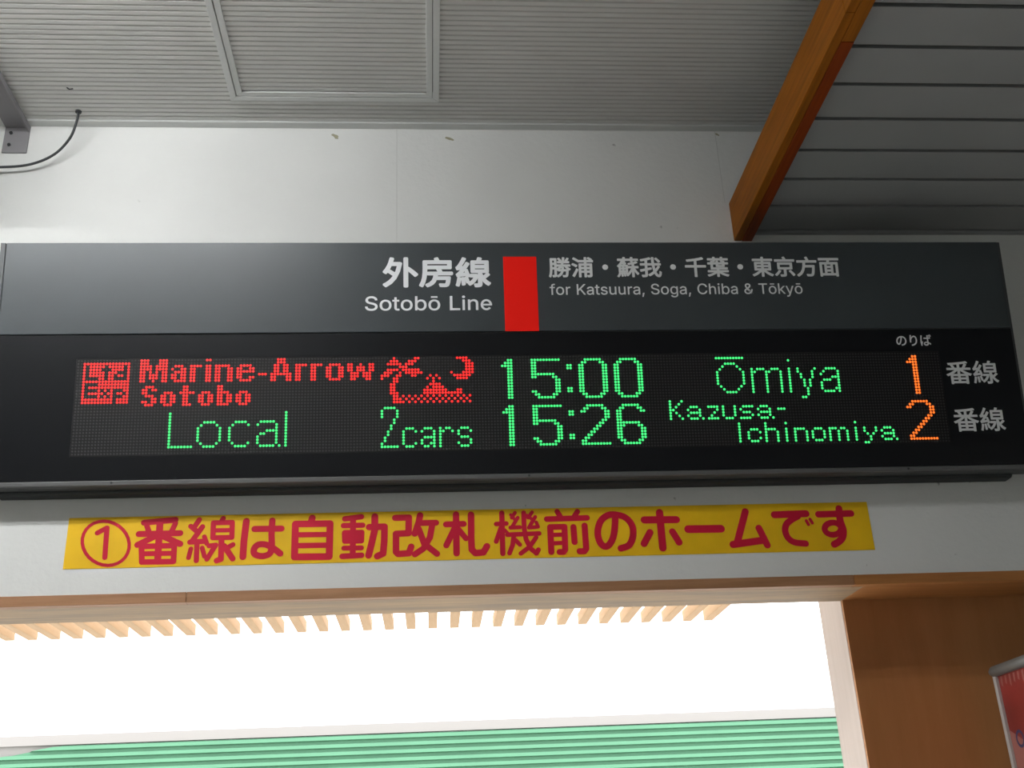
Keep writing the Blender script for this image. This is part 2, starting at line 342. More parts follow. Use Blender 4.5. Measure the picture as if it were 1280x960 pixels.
un = MB(); dots(un, [(c_, r) for c_ in range(NC) for r in range(NR) if (c_, r) not in allc], .0025, .0016, .0005, -.0006)
un.build('unlit_leds', m_dot, led, origin=RO, kind='stuff', fix=False)
DESC = {'limited_express_emblem':('red lit emblem with small letters Ltd Exp', m_red),'marine_arrow_text':('red lit words Marine-Arrow', m_red),'sotobo_text':('red lit word Sotobo', m_red),
 'palm_and_moon_picture':('red lit picture of palm tree, island and moon', m_red),'local_text':('green lit word Local', m_grn),'two_cars_text':('green lit text 2cars', m_grn),
 'first_departure_time':('green lit time 15:00', m_grn),'second_departure_time':('green lit time 15:26', m_grn),'omiya_text':('green lit station name with a long O', m_grn),
 'kazusa_text':('green lit word Kazusa-', m_grn),'ichinomiya_text':('green lit word Ichinomiya', m_grn),'platform_one_digit':('orange lit digit 1', m_org),'platform_two_digit':('orange lit digit 2', m_org)}
for K, cells in G.items():
    d, mm = DESC[K]; dots(MB(), sorted(cells), .0035, .0027, .0010, -.0005).build(K, mm, led, origin=RO, kind='stuff', fix=False, label=d)

# --- printed lettering --------------------------------------------------------------------
GLYPH = {"S":[447,[[[224,-9],[202,-8],[182,-6],[162,-2],[144,3],[128,9],[112,17],[98,26],[85,36],[74,48],[64,60],[56,74],[49,88],[44,103],[40,120],[38,137],[104,137],[106,125],[109,115],[112,105],[117,96],[123,88],[130,80],[138,74],[147,68],[156,63],[166,59],[177,55],[188,53],[200,51],[212,50],[224,49],[237,50],[250,51],[263,53],[275,56],[286,60],[296,65],[306,71],[315,77],[323,84],[329,92],[335,100],[340,109],[343,119],[345,129],[346,139],[345,149],[343,157],[341,165],[337,172],[332,179],[326,185],[320,190],[313,195],[305,200],[296,205],[287,208],[277,212],[267,216],[256,219],[245,222],[184,239],[160,247],[138,256],[118,266],[101,277],[86,289],[74,303],[64,318],[57,335],[53,353],[52,372],[53,389],[56,405],[60,420],[67,434],[75,448],[85,460],[96,471],[109,481],[122,490],[138,498],[154,504],[171,509],[189,513],[208,515],[227,516],[247,515],[266,513],[283,509],[300,504],[316,498],[331,490],[344,481],[357,471],[367,461],[377,449],[385,436],[392,422],[396,408],[399,393],[401,378],[337,378],[335,393],[330,406],[323,418],[313,428],[302,437],[289,445],[275,451],[259,455],[243,458],[225,459],[212,458],[200,457],[188,455],[178,452],[167,448],[158,443],[149,438],[141,432],[135,425],[129,418],[124,411],[120,402],[117,394],[116,385],[115,376],[116,366],[118,356],[121,348],[125,340],[131,334],[138,327],[145,322],[152,317],[161,312],[169,308],[178,305],[187,301],[196,298],[204,296],[212,293],[264,279],[273,277],[282,274],[292,271],[302,267],[312,264],[321,259],[331,255],[341,249],[350,244],[359,238],[367,231],[375,224],[382,215],[389,207],[395,198],[399,187],[403,177],[406,165],[408,152],[408,139],[407,122],[405,107],[400,92],[394,77],[386,64],[377,51],[366,39],[353,28],[339,19],[323,11],[306,4],[288,-2],[268,-6],[246,-8]]]],"o":[415,[[[207,-8],[187,-7],[168,-4],[150,1],[133,8],[117,16],[102,27],[88,39],[76,53],[65,68],[56,85],[48,103],[42,123],[38,143],[35,165],[34,187],[35,211],[38,233],[42,253],[48,273],[56,291],[65,308],[76,323],[88,337],[102,349],[117,360],[133,369],[150,376],[168,380],[187,383],[207,384],[228,383],[247,380],[265,376],[282,369],[299,360],[314,349],[327,337],[339,323],[350,308],[359,291],[367,273],[373,253],[378,233],[380,211],[381,187],[380,165],[378,143],[373,123],[367,103],[359,85],[350,68],[339,53],[327,39],[314,27],[299,16],[282,8],[265,1],[247,-4],[228,-7]],[[207,46],[222,47],[236,50],[248,53],[260,59],[270,66],[280,74],[288,83],[295,94],[302,105],[307,117],[311,131],[315,144],[317,158],[319,173],[319,187],[319,202],[317,217],[315,231],[311,245],[307,258],[302,271],[295,282],[288,292],[280,302],[270,310],[260,317],[248,323],[236,327],[222,329],[207,330],[193,329],[179,327],[167,323],[155,317],[145,310],[136,302],[127,292],[120,282],[114,271],[108,258],[104,245],[101,231],[98,217],[97,203],[96,187],[97,173],[98,158],[101,144],[104,131],[108,117],[114,105],[120,94],[127,83],[136,74],[145,66],[155,59],[167,53],[179,50],[193,47]]]],"t":[227,[[[204,379],[204,327],[6,327],[6,379]],[[65,471],[126,471],[126,98],[126,88],[128,80],[130,73],[132,66],[136,61],[141,57],[146,54],[153,52],[161,50],[170,50],[185,51],[202,54],[213,2],[192,-3],[168,-4],[150,-3],[133,0],[117,5],[104,12],[92,21],[82,32],[75,45],[69,59],[66,75],[65,93]]]],"b":[425,[[[229,-8],[216,-8],[204,-6],[192,-4],[182,-1],[172,4],[164,9],[156,14],[149,19],[143,25],[138,31],[133,37],[129,43],[125,49],[121,54],[118,59],[112,59],[112,0],[53,0],[53,509],[114,509],[114,319],[118,319],[121,324],[125,329],[129,334],[133,340],[137,346],[143,352],[149,357],[155,363],[163,368],[171,373],[181,377],[191,380],[203,383],[215,384],[229,384],[248,383],[265,381],[282,376],[298,369],[313,361],[327,350],[339,338],[351,325],[361,309],[370,293],[377,274],[383,255],[387,234],[389,212],[390,189],[389,165],[387,143],[383,122],[377,103],[370,84],[361,68],[351,52],[340,39],[327,27],[313,16],[298,7],[282,1],[266,-4],[248,-7]],[[220,47],[234,48],[247,50],[258,54],[269,59],[279,66],[289,74],[297,83],[304,93],[310,104],[316,117],[320,130],[324,144],[326,158],[328,174],[328,189],[328,205],[326,220],[324,234],[320,248],[316,261],[311,273],[304,284],[297,294],[289,303],[280,311],[270,318],[259,323],[247,327],[234,329],[220,330],[207,329],[194,327],[182,323],[171,318],[161,312],[152,304],[144,296],[137,286],[130,275],[125,263],[121,250],[117,236],[115,221],[113,206],[113,189],[113,173],[115,157],[117,142],[121,128],[125,115],[131,103],[137,92],[144,82],[152,73],[162,65],[172,58],[183,53],[194,50],[207,47]]]],"ō":[415,[[[207,-8],[187,-7],[168,-4],[150,1],[133,8],[117,16],[102,27],[88,39],[76,53],[65,68],[56,85],[48,103],[42,123],[38,143],[35,165],[34,187],[35,211],[38,233],[42,253],[48,273],[56,291],[65,308],[76,323],[88,337],[102,349],[117,360],[133,369],[150,376],[168,380],[187,383],[207,384],[228,383],[247,380],[265,376],[282,369],[299,360],[314,349],[327,337],[339,323],[350,308],[359,291],[367,273],[373,253],[378,233],[380,211],[381,187],[380,165],[378,143],[373,123],[367,103],[359,85],[350,68],[339,53],[327,39],[314,27],[299,16],[282,8],[265,1],[247,-4],[228,-7]],[[207,46],[222,47],[236,50],[248,53],[260,59],[270,66],[280,74],[288,83],[295,94],[302,105],[307,117],[311,131],[315,144],[317,158],[319,173],[319,187],[319,202],[317,217],[315,231],[311,245],[307,258],[302,271],[295,282],[288,292],[280,302],[270,310],[260,317],[248,323],[236,327],[222,329],[207,330],[193,329],[179,327],[167,323],[155,317],[145,310],[136,302],[127,292],[120,282],[114,271],[108,258],[104,245],[101,231],[98,217],[97,203],[96,187],[97,173],[98,158],[101,144],[104,131],[108,117],[114,105],[120,94],[127,83],[136,74],[145,66],[155,59],[167,53],[179,50],[193,47]],[[302,506],[302,458],[113,458],[113,506]]]],"L":[393,[[[60,0],[60,509],[125,509],[125,57],[361,57],[361,0]]]],"i":[167,[[[53,0],[53,379],[114,379],[114,0]],[[84,443],[77,443],[71,445],[65,447],[59,450],[54,455],[49,460],[46,465],[43,471],[42,477],[41,483],[42,490],[43,496],[46,502],[49,507],[54,512],[59,516],[65,519],[71,522],[77,523],[84,524],[91,523],[97,522],[103,519],[109,516],[114,512],[118,507],[122,502],[124,496],[126,490],[126,483],[126,477],[124,471],[122,465],[118,460],[114,455],[109,450],[103,447],[97,445],[91,443]]]],"n":[410,[[[114,227],[114,0],[53,0],[53,379],[112,379],[112,287],[102,287],[110,307],[119,324],[129,339],[140,352],[152,362],[165,370],[180,376],[195,381],[211,384],[227,384],[242,384],[257,382],[270,379],[283,374],[295,369],[306,362],[316,353],[325,344],[333,333],[341,321],[347,307],[351,293],[354,276],[356,259],[357,240],[357,0],[296,0],[296,235],[295,252],[292,268],[288,281],[281,294],[273,304],[263,313],[252,320],[239,325],[225,328],[210,329],[199,329],[189,327],[179,325],[170,322],[161,317],[152,312],[145,306],[138,299],[132,291],[126,283],[122,273],[118,263],[116,252],[114,240]]]],"e":[404,[[[331,62],[312,40],[292,22],[269,8],[244,-2],[218,-7],[192,-8],[166,-4],[141,5],[118,18],[97,35],[78,56],[62,80],[49,107],[40,135],[35,165],[34,196],[37,226],[44,255],[55,283],[69,308],[87,331],[107,350],[130,365],[154,376],[179,382],[205,384],[231,381],[256,373],[280,361],[302,345],[322,325],[339,302],[352,276],[362,248],[368,218],[370,188],[309,188],[307,212],[303,236],[295,258],[284,278],[271,296],[256,310],[239,320],[221,327],[203,329],[185,327],[167,321],[150,311],[134,297],[121,280],[110,260],[102,239],[97,215],[95,191],[96,166],[101,143],[108,120],[118,100],[131,82],[146,68],[163,57],[180,50],[199,47],[217,48],[235,54],[252,64],[268,77],[282,94]],[[70,166],[70,214],[369,214],[369,166]]]],"f":[253,[[[228,379],[228,327],[6,327],[6,379]],[[81,0],[81,432],[81,444],[83,456],[86,467],[90,477],[96,486],[102,494],[109,502],[117,508],[126,514],[135,519],[145,523],[155,526],[166,528],[176,529],[187,530],[195,530],[203,529],[210,529],[216,528],[222,527],[243,521],[227,468],[215,472],[195,474],[184,473],[175,472],[167,469],[160,465],[154,460],[150,454],[146,447],[144,438],[142,429],[142,419],[142,0]]]],"r":[260,[[[53,0],[53,379],[112,379],[112,321],[115,321],[120,332],[126,342],[134,351],[142,360],[152,367],[163,374],[175,378],[187,382],[200,384],[213,385],[229,384],[243,384],[243,322],[230,324],[207,326],[196,325],[186,324],[177,322],[168,319],[159,315],[151,310],[144,304],[137,298],[131,291],[126,284],[121,275],[118,267],[116,257],[114,247],[114,237],[114,0]]]],"K":[466,[[[104,145],[104,216],[139,261],[146,270],[153,278],[160,287],[167,295],[174,303],[182,312],[189,320],[197,328],[204,336],[212,344],[364,509],[448,509],[231,276],[228,276]],[[60,0],[60,509],[125,509],[125,334],[124,225],[125,193],[125,0]],[[372,0],[188,259],[228,309],[449,0]]]],"a":[389,[[[160,-9],[146,-8],[132,-6],[119,-4],[106,0],[94,5],[83,11],[73,18],[63,26],[55,35],[48,45],[41,55],[37,67],[33,80],[31,93],[30,108],[31,120],[32,132],[35,143],[39,152],[43,161],[49,169],[55,176],[62,182],[69,188],[78,193],[86,198],[95,202],[105,205],[115,208],[125,211],[136,213],[146,215],[157,217],[168,218],[178,220],[234,227],[242,228],[249,229],[255,231],[261,233],[265,235],[276,255],[276,257],[275,266],[274,274],[272,282],[270,290],[267,297],[263,303],[258,309],[253,314],[247,318],[240,322],[232,325],[224,328],[215,329],[206,330],[196,331],[185,330],[175,329],[166,328],[157,325],[149,322],[142,319],[135,315],[128,310],[123,306],[118,301],[113,296],[109,290],[105,285],[102,279],[100,274],[41,291],[47,304],[53,317],[61,328],[69,337],[79,346],[88,354],[99,360],[110,366],[121,371],[133,375],[145,379],[157,381],[169,383],[182,384],[194,384],[202,384],[211,384],[220,383],[229,381],[239,379],[249,377],[258,374],[268,370],[277,366],[286,360],[294,354],[302,347],[310,339],[316,330],[322,320],[327,309],[331,297],[334,283],[336,268],[337,251],[337,0],[277,0],[277,52],[272,52],[270,47],[266,41],[262,36],[257,30],[252,25],[246,19],[239,14],[232,9],[224,5],[215,1],[206,-2],[195,-5],[184,-7],[172,-8]],[[170,45],[184,46],[196,48],[207,50],[218,54],[228,59],[237,64],[245,71],[252,78],[258,85],[263,93],[268,102],[271,111],[274,119],[275,129],[276,138],[276,190],[259,182],[231,176],[225,175],[219,174],[213,173],[206,172],[200,171],[175,168],[167,167],[158,165],[150,163],[142,161],[134,159],[127,156],[120,152],[114,148],[108,144],[103,139],[99,134],[96,128],[94,121],[92,113],[92,105],[92,97],[93,90],[95,84],[98,78],[102,72],[106,67],[111,63],[117,59],[123,55],[130,52],[137,50],[145,48],[153,47],[161,46]]]],"s":[365,[[[182,-8],[167,-8],[152,-6],[138,-4],[125,-1],[112,3],[100,9],[89,15],[79,21],[70,29],[62,38],[54,47],[48,58],[43,69],[39,81],[36,94],[94,107],[98,95],[102,84],[108,75],[116,67],[124,60],[134,55],[144,51],[156,48],[168,46],[181,45],[196,46],[210,48],[223,51],[234,56],[244,62],[253,69],[260,77],[264,85],[267,94],[268,103],[267,110],[266,118],[263,124],[259,130],[254,136],[248,141],[241,145],[232,149],[223,152],[212,155],[149,170],[130,175],[112,182],[97,190],[83,198],[72,208],[63,219],[56,231],[51,244],[48,258],[47,274],[48,287],[50,299],[53,310],[58,321],[65,332],[73,341],[82,350],[92,357],[103,364],[115,370],[128,375],[142,379],[156,382],[171,384],[187,384],[202,384],[216,383],[230,380],[242,377],[254,372],[265,367],[274,361],[283,355],[292,347],[299,339],[305,330],[311,321],[316,311],[320,301],[324,290],[268,277],[265,286],[261,294],[256,301],[250,309],[243,316],[234,322],[225,326],[214,330],[201,332],[187,333],[174,332],[162,330],[151,327],[140,322],[131,317],[123,310],[117,303],[112,295],[109,286],[109,277],[109,269],[111,262],[114,255],[118,249],[124,243],[131,238],[139,234],[149,230],[159,226],[172,223],[229,209],[249,204],[267,197],[282,190],[295,181],[306,171],[315,161],[322,149],[327,136],[330,122],[331,107],[330,93],[328,81],[324,69],[319,58],[312,47],[304,37],[295,28],[284,20],[273,13],[260,6],[246,1],[231,-3],[216,-6],[199,-8]]]],"u":[410,[[[182,-5],[167,-4],[153,-3],[140,1],[127,5],[115,11],[104,18],[94,26],[84,36],[76,47],[69,59],[63,72],[59,87],[55,103],[53,120],[53,139],[53,379],[114,379],[114,144],[115,127],[117,112],[122,98],[129,86],[137,75],[147,66],[158,59],[171,54],[185,51],[200,50],[211,51],[221,52],[231,54],[240,58],[249,62],[257,67],[265,73],[272,80],[278,88],[283,97],[288,106],[291,117],[294,128],[296,140],[296,153],[296,379],[357,379],[357,0],[298,0],[298,92],[307,92],[300,72],[291,54],[281,39],[269,27],[257,17],[244,9],[230,3],[215,-2],[199,-4]]]],",":[188,[[[38,-119],[68,71],[137,71],[84,-119]]]],"g":[426,[[[207,-151],[191,-150],[175,-149],[160,-147],[147,-144],[134,-140],[122,-135],[111,-130],[100,-124],[91,-117],[82,-110],[74,-103],[67,-95],[61,-86],[55,-78],[51,-69],[101,-41],[105,-45],[108,-50],[112,-55],[117,-61],[122,-66],[127,-71],[133,-76],[139,-80],[146,-84],[154,-88],[163,-92],[173,-94],[183,-96],[195,-97],[207,-97],[225,-96],[241,-94],[256,-89],[270,-83],[282,-75],[293,-65],[301,-53],[307,-40],[310,-24],[311,-6],[311,68],[306,68],[303,63],[300,58],[296,53],[291,47],[287,41],[281,36],[275,30],[268,25],[261,20],[252,16],[243,12],[233,9],[221,7],[209,5],[195,5],[177,6],[160,8],[143,13],[128,19],[113,27],[99,36],[86,47],[74,60],[64,74],[55,90],[48,108],[42,126],[38,147],[35,168],[34,191],[35,214],[37,236],[42,256],[47,275],[55,293],[64,310],[74,325],[86,338],[98,350],[112,361],[127,369],[143,376],[160,381],[178,383],[196,384],[210,384],[222,383],[234,380],[244,377],[253,373],[262,368],[270,363],[277,358],[283,352],[288,346],[293,340],[297,334],[301,329],[305,324],[308,319],[313,319],[313,379],[372,379],[372,-9],[372,-28],[369,-46],[364,-62],[358,-77],[350,-90],[341,-102],[330,-112],[318,-121],[305,-129],[291,-136],[275,-141],[259,-145],[242,-148],[225,-150]],[[205,59],[218,60],[231,62],[243,65],[254,69],[264,75],[273,82],[281,90],[288,99],[294,110],[300,121],[304,133],[308,147],[310,161],[312,176],[312,193],[312,208],[310,223],[308,238],[305,251],[300,264],[295,276],[288,286],[281,296],[273,305],[264,312],[254,319],[243,323],[231,327],[218,329],[205,330],[191,329],[178,327],[166,323],[155,318],[145,312],[136,304],[128,295],[120,285],[114,274],[109,262],[104,250],[101,236],[98,222],[97,208],[96,193],[97,177],[98,162],[101,148],[104,135],[109,123],[114,111],[121,101],[128,91],[136,83],[145,76],[156,70],[167,65],[178,62],[191,60]]]],"C":[510,[[[267,-7],[242,-6],[217,-2],[194,5],[171,13],[150,25],[131,39],[113,55],[97,73],[82,93],[70,115],[59,140],[51,166],[45,193],[41,223],[40,254],[41,285],[45,315],[51,343],[59,369],[70,393],[82,415],[97,436],[113,454],[131,470],[150,484],[171,495],[194,504],[217,510],[242,514],[267,516],[283,515],[298,514],[312,511],[326,508],[340,504],[354,499],[367,494],[379,487],[391,479],[402,471],[413,462],[423,452],[432,442],[440,430],[448,418],[455,406],[461,392],[466,378],[470,364],[473,348],[408,348],[406,359],[403,368],[399,378],[394,386],[389,395],[384,402],[378,409],[372,416],[365,423],[357,428],[350,434],[341,438],[333,442],[324,446],[315,449],[306,451],[297,453],[287,455],[277,456],[267,456],[249,455],[231,452],[215,447],[199,441],[184,432],[169,422],[156,410],[145,396],[134,381],[125,364],[117,345],[111,325],[107,303],[104,279],[103,254],[104,229],[107,206],[111,184],[117,163],[125,145],[134,127],[145,112],[157,98],[170,87],[184,76],[199,68],[215,61],[232,57],[249,54],[267,53],[277,53],[287,54],[297,55],[306,57],[315,60],[324,63],[333,67],[341,71],[350,75],[357,81],[365,86],[372,93],[378,99],[384,107],[389,114],[394,123],[399,131],[403,141],[406,150],[408,160],[473,160],[470,145],[466,131],[461,117],[455,103],[448,91],[440,79],[432,67],[423,57],[413,47],[402,38],[391,30],[379,22],[367,15],[354,10],[341,5],[327,0],[312,-3],[298,-5],[283,-6]]]],"h":[410,[[[114,227],[114,0],[53,0],[53,509],[114,509],[114,287],[102,287],[110,307],[119,324],[129,339],[140,352],[152,362],[165,370],[180,376],[195,381],[211,384],[227,384],[242,384],[257,382],[270,379],[283,374],[295,369],[306,362],[316,353],[326,344],[334,333],[341,321],[347,307],[351,293],[354,276],[356,259],[357,240],[357,0],[296,0],[296,235],[295,252],[292,268],[288,281],[281,294],[273,304],[263,313],[252,320],[239,325],[225,328],[210,329],[199,329],[189,327],[179,325],[170,322],[161,317],[152,312],[145,306],[138,299],[132,291],[126,283],[122,273],[118,263],[116,252],[114,240]]]],"&":[447,[[[197,-7],[177,-6],[159,-4],[142,0],[125,5],[110,12],[96,20],[84,29],[72,39],[63,50],[54,62],[47,75],[41,89],[37,103],[35,118],[34,133],[35,146],[36,158],[39,169],[43,180],[47,189],[53,199],[60,208],[67,217],[76,226],[85,235],[95,243],[105,252],[116,261],[128,270],[140,279],[216,335],[237,352],[255,375],[257,380],[259,386],[261,392],[262,398],[262,405],[261,414],[259,423],[256,431],[251,438],[245,445],[238,451],[231,455],[222,458],[212,460],[201,461],[194,461],[187,460],[180,458],[174,456],[168,453],[162,450],[157,446],[153,441],[149,437],[145,431],[142,425],[140,419],[138,413],[137,406],[137,399],[137,391],[138,384],[140,377],[142,370],[145,363],[149,356],[153,349],[158,342],[163,335],[169,327],[204,284],[438,0],[364,0],[171,231],[121,293],[113,303],[105,313],[99,324],[93,334],[87,344],[83,354],[80,365],[77,376],[76,387],[75,398],[76,412],[78,424],[81,436],[85,447],[91,458],[97,468],[105,477],[114,485],[124,492],[134,499],[146,504],[158,508],[172,511],[185,513],[200,513],[215,513],[229,511],[242,508],[254,504],[266,499],[276,493],[286,485],[294,478],[302,469],[308,459],[314,449],[318,439],[321,428],[323,416],[324,404],[323,395],[322,386],[321,378],[318,370],[315,362],[311,354],[307,346],[302,339],[297,332],[291,325],[285,318],[278,312],[271,305],[264,299],[256,293],[154,217],[142,208],[132,199],[123,191],[116,183],[110,174],[105,166],[102,158],[99,149],[97,140],[97,131],[97,121],[99,112],[101,104],[105,95],[109,87],[115,80],[121,73],[127,67],[135,62],[143,57],[152,53],[162,50],[172,48],[182,47],[193,46],[205,47],[217,48],[228,51],[240,55],[251,59],[262,65],[272,71],[282,78],[292,86],[301,95],[310,105],[317,116],[324,127],[331,139],[336,151],[341,165],[344,179],[347,193],[348,209],[349,224],[408,224],[407,206],[406,188],[404,172],[401,157],[397,144],[392,131],[387,120],[382,110],[377,101],[371,92],[365,85],[360,78],[355,72],[350,67],[345,62],[333,47],[323,37],[311,28],[299,20],[285,13],[271,7],[256,2],[241,-2],[226,-5],[212,-6]]]],"T":[448,[[[32,452],[32,509],[417,509],[417,452],[257,452],[257,0],[193,0],[193,452]]]],"k":[381,[[[110,137],[110,212],[121,212],[284,379],[360,379],[184,199],[177,199]],[[53,0],[53,509],[114,509],[114,0]],[[294,0],[148,186],[191,229],[372,0]]]],"y":[390,[[[47,-139],[61,-86],[71,-87],[78,-89],[85,-90],[92,-90],[98,-90],[104,-89],[110,-88],[115,-85],[120,-82],[125,-79],[130,-74],[135,-68],[139,-62],[143,-54],[147,-45],[151,-36],[163,-1],[17,379],[84,379],[165,155],[170,141],[175,128],[179,114],[183,100],[187,87],[190,73],[194,60],[198,47],[202,34],[206,21],[184,21],[202,87],[206,100],[210,114],[215,128],[219,141],[224,155],[305,379],[371,379],[204,-58],[199,-70],[194,-80],[189,-90],[183,-99],[177,-107],[170,-114],[163,-121],[155,-127],[148,-132],[139,-136],[131,-139],[121,-142],[112,-144],[102,-145],[91,-145],[65,-143]]]]}
def poly_mesh(splines):                      # fill closed outlines, return (verts2d, faces)
    c = bpy.data.curves.new('outline', 'CURVE'); c.dimensions = '2D'; c.fill_mode = 'BOTH'
    for pts in splines:
        sp = c.splines.new('POLY'); sp.points.add(len(pts) - 1); sp.use_cyclic_u = True
        for i, (x, y_) in enumerate(pts): sp.points[i].co = (x / 100, y_ / 100, 0, 1)
    o = bpy.data.objects.new('outline', c); me = o.to_mesh()
    r = [(v.co.x * 100, v.co.y * 100) for v in me.vertices], [tuple(p.vertices) for p in me.polygons]
    o.to_mesh_clear(); bpy.data.objects.remove(o); bpy.data.curves.remove(c); return r
def cjk_mesh(text):                          # built-in typeface, filled
    c = bpy.data.curves.new('text', 'FONT'); c.body = text; c.resolution_u = 4
    o = bpy.data.objects.new('text', c); me = o.to_mesh()
    r = [(v.co.x, v.co.y) for v in me.vertices], [tuple(p.vertices) for p in me.polygons]
    o.to_mesh_clear(); bpy.data.objects.remove(o); bpy.data.curves.remove(c); return r
def latin_mesh(text, space=215):
    x = 0; V, F = [], []
    for ch in text:
        if ch == ' ': x += space; continue
        adv, spl = GLYPH[ch]; spl = [[(a + x, b_) for a, b_ in s] for s in spl]
        for part in ([[s] for s in spl] if ch in 'eKk' else [spl]):
            v, f = poly_mesh(part); n = len(V); V += v; F += [tuple(n + i for i in q) for q in f]
        x += adv
    return V, F
def lettering(name, vf, x0, x1, st, sb, mt, bold=0.0, ymin=None, ymax=None, **k):
    V, F = vf; xs = [v[0] for v in V]; ys = [v[1] for v in V]
    a, b_, lo, hi = min(xs), max(xs), (min(ys) if ymin is None else ymin), (max(ys) if ymax is None else ymax)
    m = MB(); offs = [(0, 0)] + ([(bold * math.cos(t * math.pi / 4), bold * math.sin(t * math.pi / 4)) for t in range(8)] if bold else [])
    for i, (dx, dy) in enumerate(offs):
        n = len(m.v)
        for vx, vy in V: m.v.append(S(x0 + bold + (vx - a) / (b_ - a) * (x1 - x0 - 2 * bold) + dx, sb - bold - (vy - lo) / (hi - lo) * (sb - st - 2 * bold) + dy, .0006 + i * .00002))
        m.f += [tuple(n + t for t in q) for q in F]; m.m += [0] * len(F)
    return m.build(name, mt, root, origin=RO, fix=False, **k)
lettering('line_name_lettering', cjk_mesh('外房線'), -.108, .1703, -.2709, -.1876, m_let, .0026, label='bold white Japanese line name')
lettering('line_name_in_english', latin_mesh('Sotobō Line'), -.152, .1708, -.1655, -.1255, m_let, .0006, label='white words Sotobō Line')
lettering('destination_lettering', cjk_mesh('勝浦・蘇我・千葉・東京方面'), .3201, 1.0945, -.2706, -.2135, m_let2, .0014, label='pale grey Japanese destination names')
lettering('destinations_in_english', latin_mesh('for Katsuura, Soga, Chiba & Tōkyō'), .3206, .9886, -.1965, -.1577, m_let2, .0003, label='pale grey words for Katsuura, Soga, Chiba & Tōkyō')
lettering('boarding_area_lettering', cjk_mesh('のりば'), 1.2242, 1.3192, -.0513, -.0203, m_let2, .0006, label='small grey Japanese heading')
lettering('track_lettering', cjk_mesh('番線'), 1.347, 1.4871, .0215, .0842, m_let2, .0010, label='upper grey Japanese track word')
lettering('track_lettering', cjk_mesh('番線'), 1.349, 1.4861, .1474, .2102, m_let2, .0010, label='lower grey Japanese track word')

